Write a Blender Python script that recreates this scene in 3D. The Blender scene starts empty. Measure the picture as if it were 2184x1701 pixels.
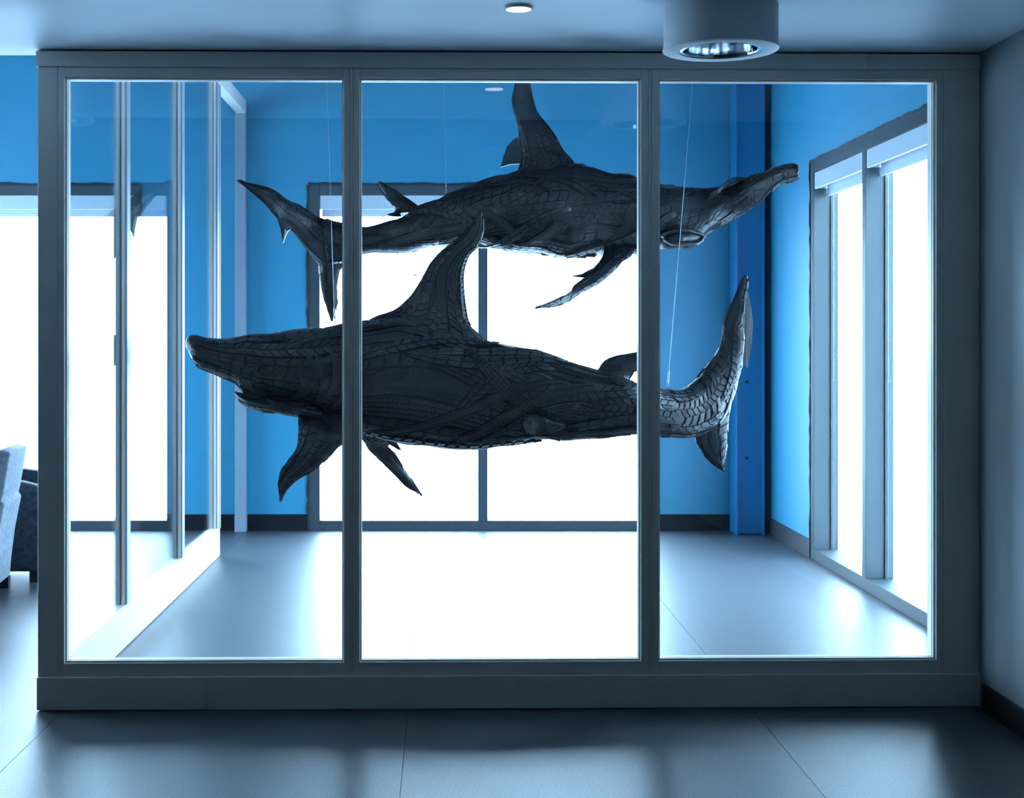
import bpy, bmesh, math, random
import numpy as np
from mathutils import Vector, noise

# ------------------------------------------------------------------ camera, world, light
scene = bpy.context.scene
COL = scene.collection
FPX, IW, IH = 3000.0, 2184.0, 1701.0      # focal length in pixels of the 2184 x 1701 frame
VX, VY = 945.0, 722.0                     # vanishing point of the room's depth
D = 5.65                                  # distance from the camera to the glazed partition
S = D / FPX                               # metres per pixel on the partition plane
EYE = (1510.0 - VY) * S                   # camera height above the floor

cam_data = bpy.data.cameras.new('camera')
cam = bpy.data.objects.new('camera', cam_data)
COL.objects.link(cam)
cam.location = (0, 0, EYE)
cam.rotation_euler = (math.radians(90), 0, 0)
cam_data.sensor_width = 36.0
cam_data.lens = FPX / IW * 36.0
cam_data.shift_x = (IW / 2 - VX) / IW
cam_data.shift_y = -(IH / 2 - VY) / IW
cam_data.clip_start = 0.05
cam_data.clip_end = 300
scene.camera = cam

world = bpy.data.worlds.new('overcast_sky')
scene.world = world
world.use_nodes = True
bg = world.node_tree.nodes['Background']
bg.inputs[0].default_value = (0.47, 0.725, 1.0, 1)
bg.inputs[1].default_value = 33.0

def portal(name, loc, rot, sx, sy):
    l = bpy.data.lights.new(name, 'AREA')
    l.shape = 'RECTANGLE'; l.size = sx; l.size_y = sy
    l.cycles.is_portal = True
    o = bpy.data.objects.new(name, l); COL.objects.link(o)
    o.location = loc; o.rotation_euler = rot
    return o

scene.view_settings.view_transform = 'Standard'
scene.view_settings.look = 'None'
scene.view_settings.gamma = 1.0
scene.view_settings.use_curve_mapping = False
scene.view_settings.exposure = 0.0
scene.cycles.max_bounces = 10
scene.cycles.diffuse_bounces = 5
scene.cycles.glossy_bounces = 4
scene.cycles.transparent_max_bounces = 24
scene.cycles.caustics_reflective = True
scene.cycles.sample_clamp_indirect = 12.0

# ------------------------------------------------------------------ helpers
def at(x, y, k):
    """photo measurement (pixel + distance as a multiple of D) -> point in the room, metres"""
    return np.array([(x - VX) * k * S, k * D, EYE - (y - VY) * k * S])

def tag(o, label=None, cat=None, group=None, kind=None):
    if label: o['label'] = label
    if cat: o['category'] = cat
    if group: o['group'] = group
    if kind: o['kind'] = kind
    return o

def empty(name, loc=(0, 0, 0), rz=0.0, parent=None):
    o = bpy.data.objects.new(name, None); COL.objects.link(o)
    o.location = loc; o.rotation_euler = (0, 0, rz); o.empty_display_size = 0.1
    if parent: o.parent = parent
    return o

def link(name, me, mat, parent=None, smooth=False):
    o = bpy.data.objects.new(name, me); COL.objects.link(o)
    if mat and not me.materials: me.materials.append(mat)
    if parent: o.parent = parent
    if smooth:
        for p in me.polygons: p.use_smooth = True
    return o

def mesh_from(verts, faces):
    me = bpy.data.meshes.new('m')
    me.from_pydata([tuple(v) for v in verts], [], [tuple(f) for f in faces])
    me.update()
    return me

def add_box(bm, x0, x1, y0, y1, z0, z1, bevel=0.0, seg=1):
    vs = [bm.verts.new(c) for c in ((x0,y0,z0),(x1,y0,z0),(x1,y1,z0),(x0,y1,z0),(x0,y0,z1),(x1,y0,z1),(x1,y1,z1),(x0,y1,z1))]
    fs = [bm.faces.new([vs[i] for i in f]) for f in ((3,2,1,0),(4,5,6,7),(0,1,5,4),(1,2,6,5),(2,3,7,6),(3,0,4,7))]
    if bevel > 0:
        es = list({e for f in fs for e in f.edges})
        bmesh.ops.bevel(bm, geom=es, offset=bevel, segments=seg, profile=0.5, affect='EDGES', clamp_overlap=True)

def finish(bm, name, mat, parent=None, smooth=False):
    bmesh.ops.recalc_face_normals(bm, faces=bm.faces[:])
    me = bpy.data.meshes.new(name)
    bm.to_mesh(me); bm.free()
    return link(name, me, mat, parent, smooth)

def box(name, x0, x1, y0, y1, z0, z1, mat, parent=None, bevel=0.0, seg=1, off=(0, 0, 0)):
    bm = bmesh.new()
    add_box(bm, min(x0,x1)-off[0], max(x0,x1)-off[0], min(y0,y1)-off[1], max(y0,y1)-off[1], z0-off[2], z1-off[2], bevel, seg)
    return finish(bm, name, mat, parent)

def boxes(name, lst, mat, parent=None):
    bm = bmesh.new()
    for b in lst: add_box(bm, *b)
    return finish(bm, name, mat, parent)

def lathe(name, prof, mat, parent=None, n=64, close=False):
    """profile of (r, z) turned about z"""
    verts, faces = [], []
    m = len(prof)
    for i in range(n):
        a = 2 * math.pi * i / n
        for r, z in prof: verts.append((r * math.cos(a), r * math.sin(a), z))
    for i in range(n):
        j = (i + 1) % n
        for q in range(m - 1 if not close else m):
            q2 = (q + 1) % m
            faces.append((i*m+q, j*m+q, j*m+q2, i*m+q2))
    bm = bmesh.new(); me = mesh_from(verts, faces); bm.from_mesh(me); bpy.data.meshes.remove(me)
    bmesh.ops.remove_doubles(bm, verts=bm.verts[:], dist=1e-5)
    o = finish(bm, name, mat, parent)
    for p in o.data.polygons: p.use_smooth = True
    o.data.set_sharp_from_angle(angle=math.radians(35))
    return o

# ------------------------------------------------------------------ materials
def newmat(name):
    m = bpy.data.materials.new(name); m.use_nodes = True
    nt = m.node_tree
    return m, nt, nt.nodes['Principled BSDF']

def paint(name, col, rough=0.5, var=0.04, scale=6.0, bump=0.0, bscale=200.0, spec=0.5, metallic=0.0):
    m, nt, b = newmat(name)
    b.inputs['Roughness'].default_value = rough
    b.inputs['Specular IOR Level'].default_value = spec
    b.inputs['Metallic'].default_value = metallic
    tc = nt.nodes.new('ShaderNodeTexCoord')
    n = nt.nodes.new('ShaderNodeTexNoise'); n.inputs['Scale'].default_value = scale; n.inputs['Detail'].default_value = 4
    nt.links.new(tc.outputs['Object'], n.inputs['Vector'])
    r = nt.nodes.new('ShaderNodeValToRGB')
    r.color_ramp.elements[0].position = 0.3; r.color_ramp.elements[1].position = 0.7
    r.color_ramp.elements[0].color = tuple(c * (1 - var) for c in col) + (1,)
    r.color_ramp.elements[1].color = tuple(min(1, c * (1 + var)) for c in col) + (1,)
    nt.links.new(n.outputs['Fac'], r.inputs['Fac']); nt.links.new(r.outputs['Color'], b.inputs['Base Color'])
    if bump > 0:
        n2 = nt.nodes.new('ShaderNodeTexNoise'); n2.inputs['Scale'].default_value = bscale; n2.inputs['Detail'].default_value = 3
        nt.links.new(tc.outputs['Object'], n2.inputs['Vector'])
        bp = nt.nodes.new('ShaderNodeBump'); bp.inputs['Strength'].default_value = bump; bp.inputs['Distance'].default_value = 0.002
        nt.links.new(n2.outputs['Fac'], bp.inputs['Height']); nt.links.new(bp.outputs['Normal'], b.inputs['Normal'])
    return m

def glass_mat(name, tint, f0=0.04):
    """clear pane: Schlick reflection over straight-through transmission, the same from either side"""
    m = bpy.data.materials.new(name); m.use_nodes = True
    nt = m.node_tree; nt.nodes.clear()
    N = nt.nodes.new; L = nt.links.new
    out = N('ShaderNodeOutputMaterial'); mix = N('ShaderNodeMixShader')
    tr = N('ShaderNodeBsdfTransparent'); tr.inputs[0].default_value = tint + (1,)
    gl = N('ShaderNodeBsdfGlossy'); gl.inputs['Roughness'].default_value = 0.0; gl.inputs[0].default_value = (0.95, 0.98, 1, 1)
    geo = N('ShaderNodeNewGeometry'); dot = N('ShaderNodeVectorMath'); dot.operation = 'DOT_PRODUCT'
    L(geo.outputs['Incoming'], dot.inputs[0]); L(geo.outputs['Normal'], dot.inputs[1])
    ab = N('ShaderNodeMath'); ab.operation = 'ABSOLUTE'; L(dot.outputs['Value'], ab.inputs[0])
    om = N('ShaderNodeMath'); om.operation = 'SUBTRACT'; om.inputs[0].default_value = 1.0; L(ab.outputs[0], om.inputs[1])
    pw = N('ShaderNodeMath'); pw.operation = 'POWER'; pw.inputs[1].default_value = 5.0; L(om.outputs[0], pw.inputs[0])
    ml = N('ShaderNodeMath'); ml.operation = 'MULTIPLY_ADD'; ml.inputs[1].default_value = 1 - f0; ml.inputs[2].default_value = f0
    L(pw.outputs[0], ml.inputs[0])
    L(ml.outputs[0], mix.inputs['Fac']); L(tr.outputs[0], mix.inputs[1]); L(gl.outputs[0], mix.inputs[2])
    L(mix.outputs[0], out.inputs['Surface'])
    return m

M = {}
M['white'] = paint('white_painted_frame', (0.80, 0.75, 0.69), 0.42, 0.03, 3.0)
M['ceil'] = paint('ceiling_paint', (0.70, 0.81, 0.90), 0.55, 0.02, 1.5, 0.1, 60)
M['addedceil'] = paint('dark_added_ceiling', (0.12, 0.13, 0.15), 0.6, 0.03, 1.5)  # unseen ceiling, made dark to cut the light on sharks and frame
M['wallgrey'] = paint('grey_wall_paint', (0.17, 0.195, 0.215), 0.5, 0.02, 1.0)
M['roomwall'] = paint('room_wall_paint', (0.03, 0.034, 0.04), 0.6, 0.02, 1.0)
M['blue'] = paint('blue_wall_paint', (0.007, 0.208, 0.350), 0.5, 0.03, 1.2, spec=0.8)
M['bluesteel'] = paint('blue_column_paint', (0.004, 0.165, 0.36), 0.35, 0.02, 2.0)
M['black'] = paint('black_vinyl_base', (0.006, 0.008, 0.011), 0.5, 0.1, 8.0, spec=0.2)
M['greybase'] = paint('grey_vinyl_base', (0.028, 0.031, 0.037), 0.5, 0.1, 8.0, spec=0.25)
M['slate'] = paint('slate_window_frame', (0.022, 0.036, 0.042), 0.5, 0.05, 4.0, spec=0.35)  # same paint as the back frames, toned here for the right wall's light
M['gasket'] = paint('dark_gasket', (0.015, 0.02, 0.025), 0.5, 0.1, 30, 0.4, 80)
M['shade'] = paint('shade_fascia', (0.62, 0.68, 0.74), 0.45, 0.02, 2.0)
M['fabricshade'] = paint('shade_fabric', (0.55, 0.6, 0.66), 0.8, 0.04, 60.0)
M['snow'] = paint('pale_ground', (0.8, 0.84, 0.88), 0.9, 0.06, 0.6)
M['chrome'] = paint('polished_reflector', (0.85, 0.88, 0.92), 0.12, 0.02, 4, metallic=1.0)
M['steel'] = paint('steel_wire', (0.35, 0.38, 0.42), 0.35, 0.1, 40, metallic=0.9)
M['lampwhite'] = paint('lamp_housing', (0.55, 0.60, 0.64), 0.5, 0.02, 3)
M['leg'] = paint('black_chair_leg', (0.015, 0.018, 0.022), 0.35, 0.1, 10)
M['post'] = paint('white_post_shade_tone', (0.20, 0.25, 0.31), 0.45, 0.02, 3)  # white frame paint darkened, the post's weaker light put into the colour
M['mullion'] = paint('white_mullion_shade_tone', (0.30, 0.34, 0.39), 0.42, 0.02, 3)  # white frame paint again, shade of the near faces mixed into the tone
M['slate_backlit'] = paint('slate_window_frame_backlit', (0.036, 0.050, 0.064), 0.4, 0.05, 4.0)  # same slate paint, difference in light at the back windows put into colour
M['glass'] = glass_mat('partition_glass', (0.975, 0.99, 0.99))
M['winglass'] = glass_mat('window_glass', (0.96, 0.98, 0.985))

def carpet(name, col):
    m, nt, b = newmat(name)
    N = nt.nodes.new; L = nt.links.new
    b.inputs['Roughness'].default_value = 0.40
    b.inputs['Specular IOR Level'].default_value = 0.85
    tc = N('ShaderNodeTexCoord')
    n = N('ShaderNodeTexNoise'); n.inputs['Scale'].default_value = 130; n.inputs['Detail'].default_value = 4; n.inputs['Roughness'].default_value = 0.7
    L(tc.outputs['Object'], n.inputs['Vector'])
    r = N('ShaderNodeValToRGB')
    r.color_ramp.elements[0].position = 0.35; r.color_ramp.elements[1].position = 0.68
    r.color_ramp.elements[0].color = tuple(c * 0.3 for c in col) + (1,)
    r.color_ramp.elements[1].color = tuple(c * 1.9 for c in col) + (1,)
    L(n.outputs['Fac'], r.inputs['Fac']); L(r.outputs['Color'], b.inputs['Base Color'])
    w = N('ShaderNodeTexWave'); w.bands_direction = 'Y'; w.inputs['Scale'].default_value = 26.0; w.inputs['Distortion'].default_value = 1.2
    w.inputs['Detail Scale'].default_value = 8
    L(tc.outputs['Object'], w.inputs['Vector'])
    ad = N('ShaderNodeMath'); ad.operation = 'MULTIPLY_ADD'; ad.inputs[1].default_value = 0.35
    L(w.outputs['Fac'], ad.inputs[0]); L(n.outputs['Fac'], ad.inputs[2])
    bp = N('ShaderNodeBump'); bp.inputs['Strength'].default_value = 0.35; bp.inputs['Distance'].default_value = 0.002
    L(ad.outputs[0], bp.inputs['Height']); L(bp.outputs['Normal'], b.inputs['Normal'])
    return m
M['carpet'] = carpet('charcoal_ribbed_carpet', (0.048, 0.056, 0.066))

def rubber(name, col, rough, spec=0.4):
    m, nt, b = newmat(name)
    N = nt.nodes.new; L = nt.links.new
    b.inputs['Specular IOR Level'].default_value = spec
    tc = N('ShaderNodeTexCoord')
    n = N('ShaderNodeTexNoise'); n.inputs['Scale'].default_value = 9; n.inputs['Detail'].default_value = 6
    L(tc.outputs['Object'], n.inputs['Vector'])
    r = N('ShaderNodeValToRGB')
    r.color_ramp.elements[0].position = 0.3; r.color_ramp.elements[1].position = 0.75
    r.color_ramp.elements[0].color = tuple(c * 0.6 for c in col) + (1,)
    r.color_ramp.elements[1].color = tuple(c * 1.5 for c in col) + (1,)
    L(n.outputs['Fac'], r.inputs['Fac']); L(r.outputs['Color'], b.inputs['Base Color'])
    mr = N('ShaderNodeMapRange'); mr.inputs['To Min'].default_value = rough - 0.1; mr.inputs['To Max'].default_value = rough + 0.15
    L(n.outputs['Fac'], mr.inputs['Value']); L(mr.outputs[0], b.inputs['Roughness'])
    n2 = N('ShaderNodeTexNoise'); n2.inputs['Scale'].default_value = 70; n2.inputs['Detail'].default_value = 5
    L(tc.outputs['Object'], n2.inputs['Vector'])
    bp = N('ShaderNodeBump'); bp.inputs['Strength'].default_value = 0.35; bp.inputs['Distance'].default_value = 0.006
    L(n2.outputs['Fac'], bp.inputs['Height']); L(bp.outputs['Normal'], b.inputs['Normal'])
    return m
M['rubber'] = rubber('tyre_rubber', (0.009, 0.011, 0.014), 0.36)
M['rubber2'] = rubber('worn_tyre_rubber', (0.015, 0.018, 0.022), 0.40)
M['rubberdark'] = rubber('darkened_rubber', (0.006, 0.007, 0.009), 0.65, 0.15)  # darkened tyre rubber: shade of the mouth cavity, and dims the tail flap

def upholstery(name, c1, c2, c3):
    m, nt, b = newmat(name)
    N = nt.nodes.new; L = nt.links.new
    b.inputs['Roughness'].default_value = 0.8
    tc = N('ShaderNodeTexCoord')
    mp = N('ShaderNodeMapping'); mp.inputs['Rotation'].default_value = (0, 0, 0)
    L(tc.outputs['Object'], mp.inputs['Vector'])
    # projected checks: x+y as width coordinate, z as height
    sep = N('ShaderNodeSeparateXYZ'); L(mp.outputs[0], sep.inputs[0])
    sm = N('ShaderNodeMath'); sm.operation = 'ADD'; L(sep.outputs[0], sm.inputs[0]); L(sep.outputs[1], sm.inputs[1])
    cmb = N('ShaderNodeCombineXYZ'); L(sm.outputs[0], cmb.inputs[0]); L(sep.outputs[2], cmb.inputs[1])
    br = N('ShaderNodeTexBrick'); br.inputs['Scale'].default_value = 22; br.inputs['Mortar Size'].default_value = 0.004
    br.offset = 0.5; br.inputs['Brick Width'].default_value = 0.55; br.inputs['Row Height'].default_value = 0.42
    br.inputs['Color1'].default_value = c1 + (1,); br.inputs['Color2'].default_value = c2 + (1,); br.inputs['Mortar'].default_value = c3 + (1,)
    L(cmb.outputs[0], br.inputs['Vector']); L(br.outputs['Color'], b.inputs['Base Color'])
    n2 = N('ShaderNodeTexNoise'); n2.inputs['Scale'].default_value = 300
    L(tc.outputs['Object'], n2.inputs['Vector'])
    bp = N('ShaderNodeBump'); bp.inputs['Strength'].default_value = 0.4; bp.inputs['Distance'].default_value = 0.001
    L(n2.outputs['Fac'], bp.inputs['Height']); L(bp.outputs['Normal'], b.inputs['Normal'])
    return m
M['navy'] = upholstery('navy_check_upholstery', (0.010, 0.017, 0.030), (0.028, 0.042, 0.062), (0.012, 0.02, 0.034))
M['pale'] = upholstery('pale_check_upholstery', (0.30, 0.33, 0.36), (0.20, 0.235, 0.28), (0.15, 0.18, 0.22))

def emit(name, col, st):
    m = bpy.data.materials.new(name); m.use_nodes = True
    nt = m.node_tree; nt.nodes.clear()
    e = nt.nodes.new('ShaderNodeEmission'); e.inputs[0].default_value = col + (1,); e.inputs[1].default_value = st
    o = nt.nodes.new('ShaderNodeOutputMaterial'); nt.links.new(e.outputs[0], o.inputs[0])
    return m
M['led'] = emit('downlight_glow', (1.0, 0.97, 0.93), 6.0)

# ------------------------------------------------------------------ room shell
YB = 1.93 * D            # back wall face
XR = 2.49                # right wall face inside the enclosure
XRF = 2.165              # right wall face in front of the partition
XL = -6.2
YF = -7.0
ZC = 4.0                 # unseen high ceiling, added to set the light level
ZS = 1.4838 + 613 * S    # underside of the dropped soffit
WT = 0.17                # outer wall thickness
REV = 0.16               # window reveal depth

# floor: sheets of ribbed carpet
fl = box('floor', XL - WT, 2.75, YF - 0.2, YB + WT, -0.12, -0.008, M['gasket']); tag(fl, kind='structure')
seams = [-0.14 + 1.377 * i for i in range(-5, 4)]
seams = [max(XL, s) for s in seams if s > XL - 1.377]
seams = [s for s in seams if s < 2.70] + [2.75]
for a, b in zip(seams[:-1], seams[1:]):
    if b - a > 0.05:
        box('carpet_sheet', a + 0.001, b - 0.001, YF, YB + 0.02, -0.0078, 0.0, M['carpet'], fl)

ce = box('ceiling', XL - WT, 2.75, YF - 0.2, YB + WT, ZC, ZC + 0.15, M['addedceil']); tag(ce, kind='structure')  # added out of view, dark so that less light bounces down
so = box('ceiling_soffit', XL, 2.75, 0.70 * D, 1.0145 * D, ZS, ZC, M['ceil']); so.name = 'trim_1'; tag(so, kind='structure')

# windows: (opening x0, x1) along the wall, z range
WZ0, WZ1 = 0.0, 2.676
CW = (-1.043, 1.661)     # central back window
LW = (-5.055, -2.351)    # left back window
RW = (1.257 * D, 1.685 * D)   # right wall window, along y
SW = (6.7, 10.2)         # unseen window added in the left wall to light the left side

boxes('wall_back', [
    (XL - WT, LW[0], YB, YB + WT, 0, ZC), (LW[1], CW[0], YB, YB + WT, 0, ZC), (CW[1], XR + WT, YB, YB + WT, 0, ZC),
    (LW[0], LW[1], YB, YB + WT, WZ1, ZC), (CW[0], CW[1], YB, YB + WT, WZ1, ZC)], M['blue'])
boxes('wall_right', [
    (XR, XR + WT, 1.0145 * D + 0.05, RW[0], 0, ZC), (XR, XR + WT, RW[1], YB, 0, ZC), (XR, XR + WT, RW[0], RW[1], WZ1, ZC)], M['blue'])
boxes('wall_right_front', [(XRF, XR + WT, YF, 1.0145 * D + 0.05, 0, ZS), (XRF, XR + WT, YF, 0.70 * D, ZS, ZC)], M['wallgrey'])
boxes('wall_left', [
    (XL - WT, XL, YF, SW[0], 0, ZC), (XL - WT, XL, SW[1], YB, 0, ZC), (XL - WT, XL, SW[0], SW[1], WZ1, ZC)], M['roomwall'])
boxes('wall_front', [(XL - WT, XR + WT, YF - 0.2, YF, 0, ZC)], M['roomwall'])
for n in ('wall_back', 'wall_right', 'wall_right_front', 'wall_left', 'wall_front'):
    tag(bpy.data.objects[n], kind='structure')

# baseboards
BH = 0.124
bb = boxes('baseboard_back', [(LW[1] + 0.01, CW[0] - 0.012, YB - 0.012, YB, 0, BH), (CW[1] + 0.012, XR, YB - 0.012, YB, 0, BH)], M['black']); tag(bb, kind='structure')
bb = boxes('baseboard_right', [(XR - 0.012, XR, RW[1] + 0.012, YB - 0.013, 0, BH)], M['greybase']); tag(bb, kind='structure')
bb = boxes('baseboard_right_front', [(XRF - 0.012, XRF, YF, 1.0 * D - 0.03, 0, 0.105)], M['black']); tag(bb, kind='structure')

gnd = bpy.data.meshes.new('ground'); gnd.from_pydata([(-90, 0, 0), (90, 0, 0), (90, 120, 0), (-90, 120, 0)], [], [(0, 1, 2, 3)])
g = box('ground', -90, 90, -40, 120, -0.45, -0.30, M['snow']); tag(g, kind='structure')
bpy.data.meshes.remove(gnd)

# --- windows. Built in a local frame: u along the wall, v outwards (into the wall), z up
def make_window(name, loc, rz, w, nb, mat=None, sealant=True, gasket=True):
    """w: overall width, nb: number of lights"""
    r = empty(name, loc, rz); tag(r, kind='structure')
    T = 0.087; fm = mat or M['slate']
    def bx(nm, u0, u1, v0, v1, z0, z1, mat, parent=r, bev=0.002): return box(nm, u0, u1, v0, v1, z0, z1, mat, parent, bev)
    lw = (w - 2 * T - (nb - 1) * 0.073) / nb
    bx('jamb', 0, T, -0.004, REV, 0, WZ1, fm)
    bx('jamb', w - T, w, -0.004, REV, 0, WZ1, fm)
    bx('head', T, w - T, -0.003, REV, 2.596, WZ1, fm)
    bx('sill', T, w - T, -0.003, REV, 0.0, 0.074, fm)
    us = []
    u = T
    for i in range(nb):
        us.append((u, u + lw))
        if i < nb - 1: bx('mullion', u + lw, u + lw + 0.073, -0.0035, REV, 0.074, 2.596, fm)
        u += lw + 0.073
    for a, b in us:
        p = bx('pane', a + 0.004, b - 0.004, REV - 0.036, REV - 0.028, 0.076, 2.594, M['winglass'], r, 0)
        if not gasket: continue
        # dark rubber gasket around each pane
        bm = bmesh.new()
        q = 0.012
        for c in ((a, a + q, REV - 0.052, REV - 0.0365, 0.074, 2.596), (b - q, b, REV - 0.052, REV - 0.0365, 0.074, 2.596),
                  (a + q, b - q, REV - 0.052, REV - 0.0365, 2.596 - q, 2.596)): add_box(bm, *c)
        finish(bm, 'gasket', M['gasket'], p)
    if sealant:   # torn edge of backer material round the frame
        rng = random.Random(name)
        for (ax, n) in (('t', 46), ('l', 46), ('r', 46)):
            vs, fs = [], []
            L_ = w if ax == 't' else WZ1
            for i in range(n + 1):
                q = i / n * L_
                a = 0.006 + rng.random() * 0.012; d = 0.007 + rng.random() * 0.007
                if ax == 't': pts = ((q, 0, WZ1 - 0.008), (q, -d, WZ1 - 0.004), (q, -d, WZ1 + a), (q, 0, WZ1 + a + 0.004))
                elif ax == 'l': pts = ((0.006, 0, q), (0.003, -d, q), (-a, -d, q), (-a - 0.004, 0, q))
                else: pts = ((w - 0.006, 0, q), (w - 0.003, -d, q), (w + a, -d, q), (w + a + 0.004, 0, q))
                vs += pts
                if i:
                    k0 = (i - 1) * 4; k1 = i * 4
                    for e in range(3): fs.append((k0 + e, k1 + e, k1 + e + 1, k0 + e + 1))
            fs += [(0, 1, 2, 3), tuple(n * 4 + e for e in (3, 2, 1, 0))]
            link('sealant_edge', mesh_from(vs, fs), M['gasket'], r)
    return r, us

def make_shade(loc, rz, a, b, label, drop=0.0):
    r = empty('roller_shade', loc, rz)
    tag(r, label, 'roller shade', 'roller shades at the window heads')
    box('fascia', a + 0.002, b - 0.002, 0.001, 0.016, 2.487, 2.594, M['shade'], r, 0.0015)
    box('end_bracket', a + 0.002, a + 0.006, 0.016, 0.095, 2.492, 2.592, M['shade'], r)
    box('end_bracket', b - 0.006, b - 0.002, 0.016, 0.095, 2.492, 2.592, M['shade'], r)
    box('back_plate', a + 0.007, b - 0.007, 0.088, 0.094, 2.505, 2.592, M['shade'], r)
    bm = bmesh.new()
    n = 24; y0, z0, rr = 0.052, 2.548, 0.030
    rings = []
    for u in (a + 0.008, b - 0.008):
        rings.append([bm.verts.new((u, y0 + rr * math.cos(2*math.pi*i/n), z0 + rr * math.sin(2*math.pi*i/n))) for i in range(n)])
    for i in range(n): bm.faces.new((rings[0][i], rings[0][(i+1) % n], rings[1][(i+1) % n], rings[1][i]))
    bm.faces.new(rings[0]); bm.faces.new(rings[1][::-1])
    finish(bm, 'fabric_roll', M['fabricshade'], r)
    box('fabric', a + 0.012, b - 0.012, 0.0825, 0.0840, 2.462 - drop, 2.548, M['fabricshade'], r)
    box('hem_bar', a + 0.012, b - 0.012, 0.078, 0.0885, 2.437 - drop, 2.462 - drop, M['shade'], r, 0.002)
    return r

w1, us = make_window('window_1', (CW[0], YB, 0), 0, CW[1] - CW[0], 2, M['slate_backlit'], gasket=False)
make_shade((CW[0], YB, 0), 0, *us[0], 'pale roller shade behind the tail of the upper hammerhead sculpture')
make_shade((CW[0], YB, 0), 0, *us[1], 'pale roller shade in the central back window, right light behind the sculptures')
w2, us = make_window('window_2', (LW[0], YB, 0), 0, LW[1] - LW[0], 2, M['slate_backlit'], gasket=False)
make_shade((LW[0], YB, 0), 0, *us[1], 'pale roller shade seen through the leftmost pane above the armchairs')
# right wall: u runs towards the camera so that v points outwards (+x)
w3, us = make_window('window_3', (XR, RW[1], 0), -math.pi / 2, RW[1] - RW[0], 2)
make_shade((XR, RW[1], 0), -math.pi / 2, *us[0], 'pale roller shade on the right wall, the one farther from the glass partition')
make_shade((XR, RW[1], 0), -math.pi / 2, *us[1], 'pale roller shade on the right wall, nearest the glass partition')
w4, us = make_window('window_4', (XL, SW[0], 0), math.pi / 2, SW[1] - SW[0], 3, sealant=False)  # added out of view as a light source for the left side

portal('window_portal_central', ((CW[0] + CW[1]) / 2, YB + WT + 0.02, 1.34), (math.radians(-90), 0, 0), 2.7, 2.66)
portal('window_portal_left', ((LW[0] + LW[1]) / 2, YB + WT + 0.02, 1.34), (math.radians(-90), 0, 0), 2.7, 2.66)
portal('window_portal_right', (XR + WT + 0.02, (RW[0] + RW[1]) / 2, 1.34), (0, math.radians(90), 0), 2.66, 2.4)
portal('window_portal_added', (XL - WT - 0.02, (SW[0] + SW[1]) / 2, 1.34), (0, math.radians(-90), 0), 2.66, 3.5)

# --- blue steel column in the back right corner
cx0, cx1, cy0 = 2.22, 2.437, 1.885 * D
colu = empty('steel_column', ((cx0 + cx1) / 2, (cy0 + YB) / 2, 0))
tag(colu, 'blue painted steel column in the back right corner beside the window wall', 'column')
o3 = ((cx0 + cx1) / 2, (cy0 + YB) / 2, 0)
box('flange', cx0, cx0 + 0.014, cy0, YB - 0.016, 0, ZC, M['bluesteel'], colu, 0.001, off=o3)
box('flange', cx1 - 0.020, cx1, cy0, YB - 0.016, 0, ZC, M['bluesteel'], colu, 0.001, off=o3)
box('web', cx0 + 0.014, cx1 - 0.020, cy0 + 0.012, cy0 + 0.03, 0.008, ZC, M['bluesteel'], colu, off=o3)
for py in (814, 976):
    z = EYE - (py - VY) * 1.89 * S
    xx = (1593 - VX) * 1.888 * S
    o = lathe('hole_shade_disc', [(0.0, 0.002), (0.011, 0.002), (0.012, 0.0), (0.012, -0.002)], M['gasket'], colu, 20)  # dark disc with no hole cut, the hole's shade is its colour
    o.rotation_euler = (math.radians(90), 0, 0); o.location = (xx - o3[0], cy0 + 0.011 - o3[1], z)

# ------------------------------------------------------------------ glazed front partition
THETA = 0.018
FC = (1088 - VX) * S
fp = empty('glass_partition', (FC, D, 0), THETA)
tag(fp, 'white framed three-bay glass partition enclosing the two shark sculptures', 'partition')
def fx(x):
    k = 1 + (x - 1088) * 0.006 / 1010
    return ((x - VX) * k * S - FC) / math.cos(THETA)
def fz(y): return EYE - (y - VY) * S
FD = 0.105   # frame depth
def fb(nm, x0, x1, v0, v1, y1, y0, mat=M['white'], bev=0.0015, parent=fp, raw=None):
    z0, z1 = (raw if raw else (fz(y0), fz(y1)))
    return box(nm, fx(x0), fx(x1), v0, v1, z0, z1, mat, parent, bev)
# y values of the middle of the partition
YT, YFAS, YGT, YGB, YBT = 113, 146, 167, 1410.5, 1439
fb('base_board', 80, 440, -0.014, FD + 0.012, YBT, 1507.5)
fb('base_board', 440.6, 2095, -0.012, FD + 0.012, YBT, 1508.5)
fb('plinth', 84, 2012, 0.012, FD - 0.01, 1508, 1510, M['gasket'], 0)
fb('fascia_board', 78, 1849.6, -0.012, FD, YT, YFAS)
fb('fascia_board', 1850, 2098, -0.012, FD, YT, YFAS)
fb('shadow_gap', 80, 2096, 0.006, FD - 0.01, 110.2, YT, M['gasket'], 0)
fb('post', 80.5, 122.6, 0, FD, YFAS, YBT)
fb('jamb', 123, 137, 0.0012, FD, YFAS, YBT)
fb('post', 2012.5, 2096.5, 0, FD, YFAS, YBT)
fb('jamb', 1997.5, 2012, 0.0012, FD, YFAS, YBT)
for a, b in ((733, 767), (1367, 1405)):
    m = (a + b) / 2
    fb('mullion', a, m - 3.6, 0.001, FD, YFAS, YBT)
    fb('mullion_cover', m - 3.2, m + 3.2, 0.0035, FD, YFAS, YBT)
    fb('mullion', m + 3.6, b, 0.001, FD, YFAS, YBT)
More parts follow.
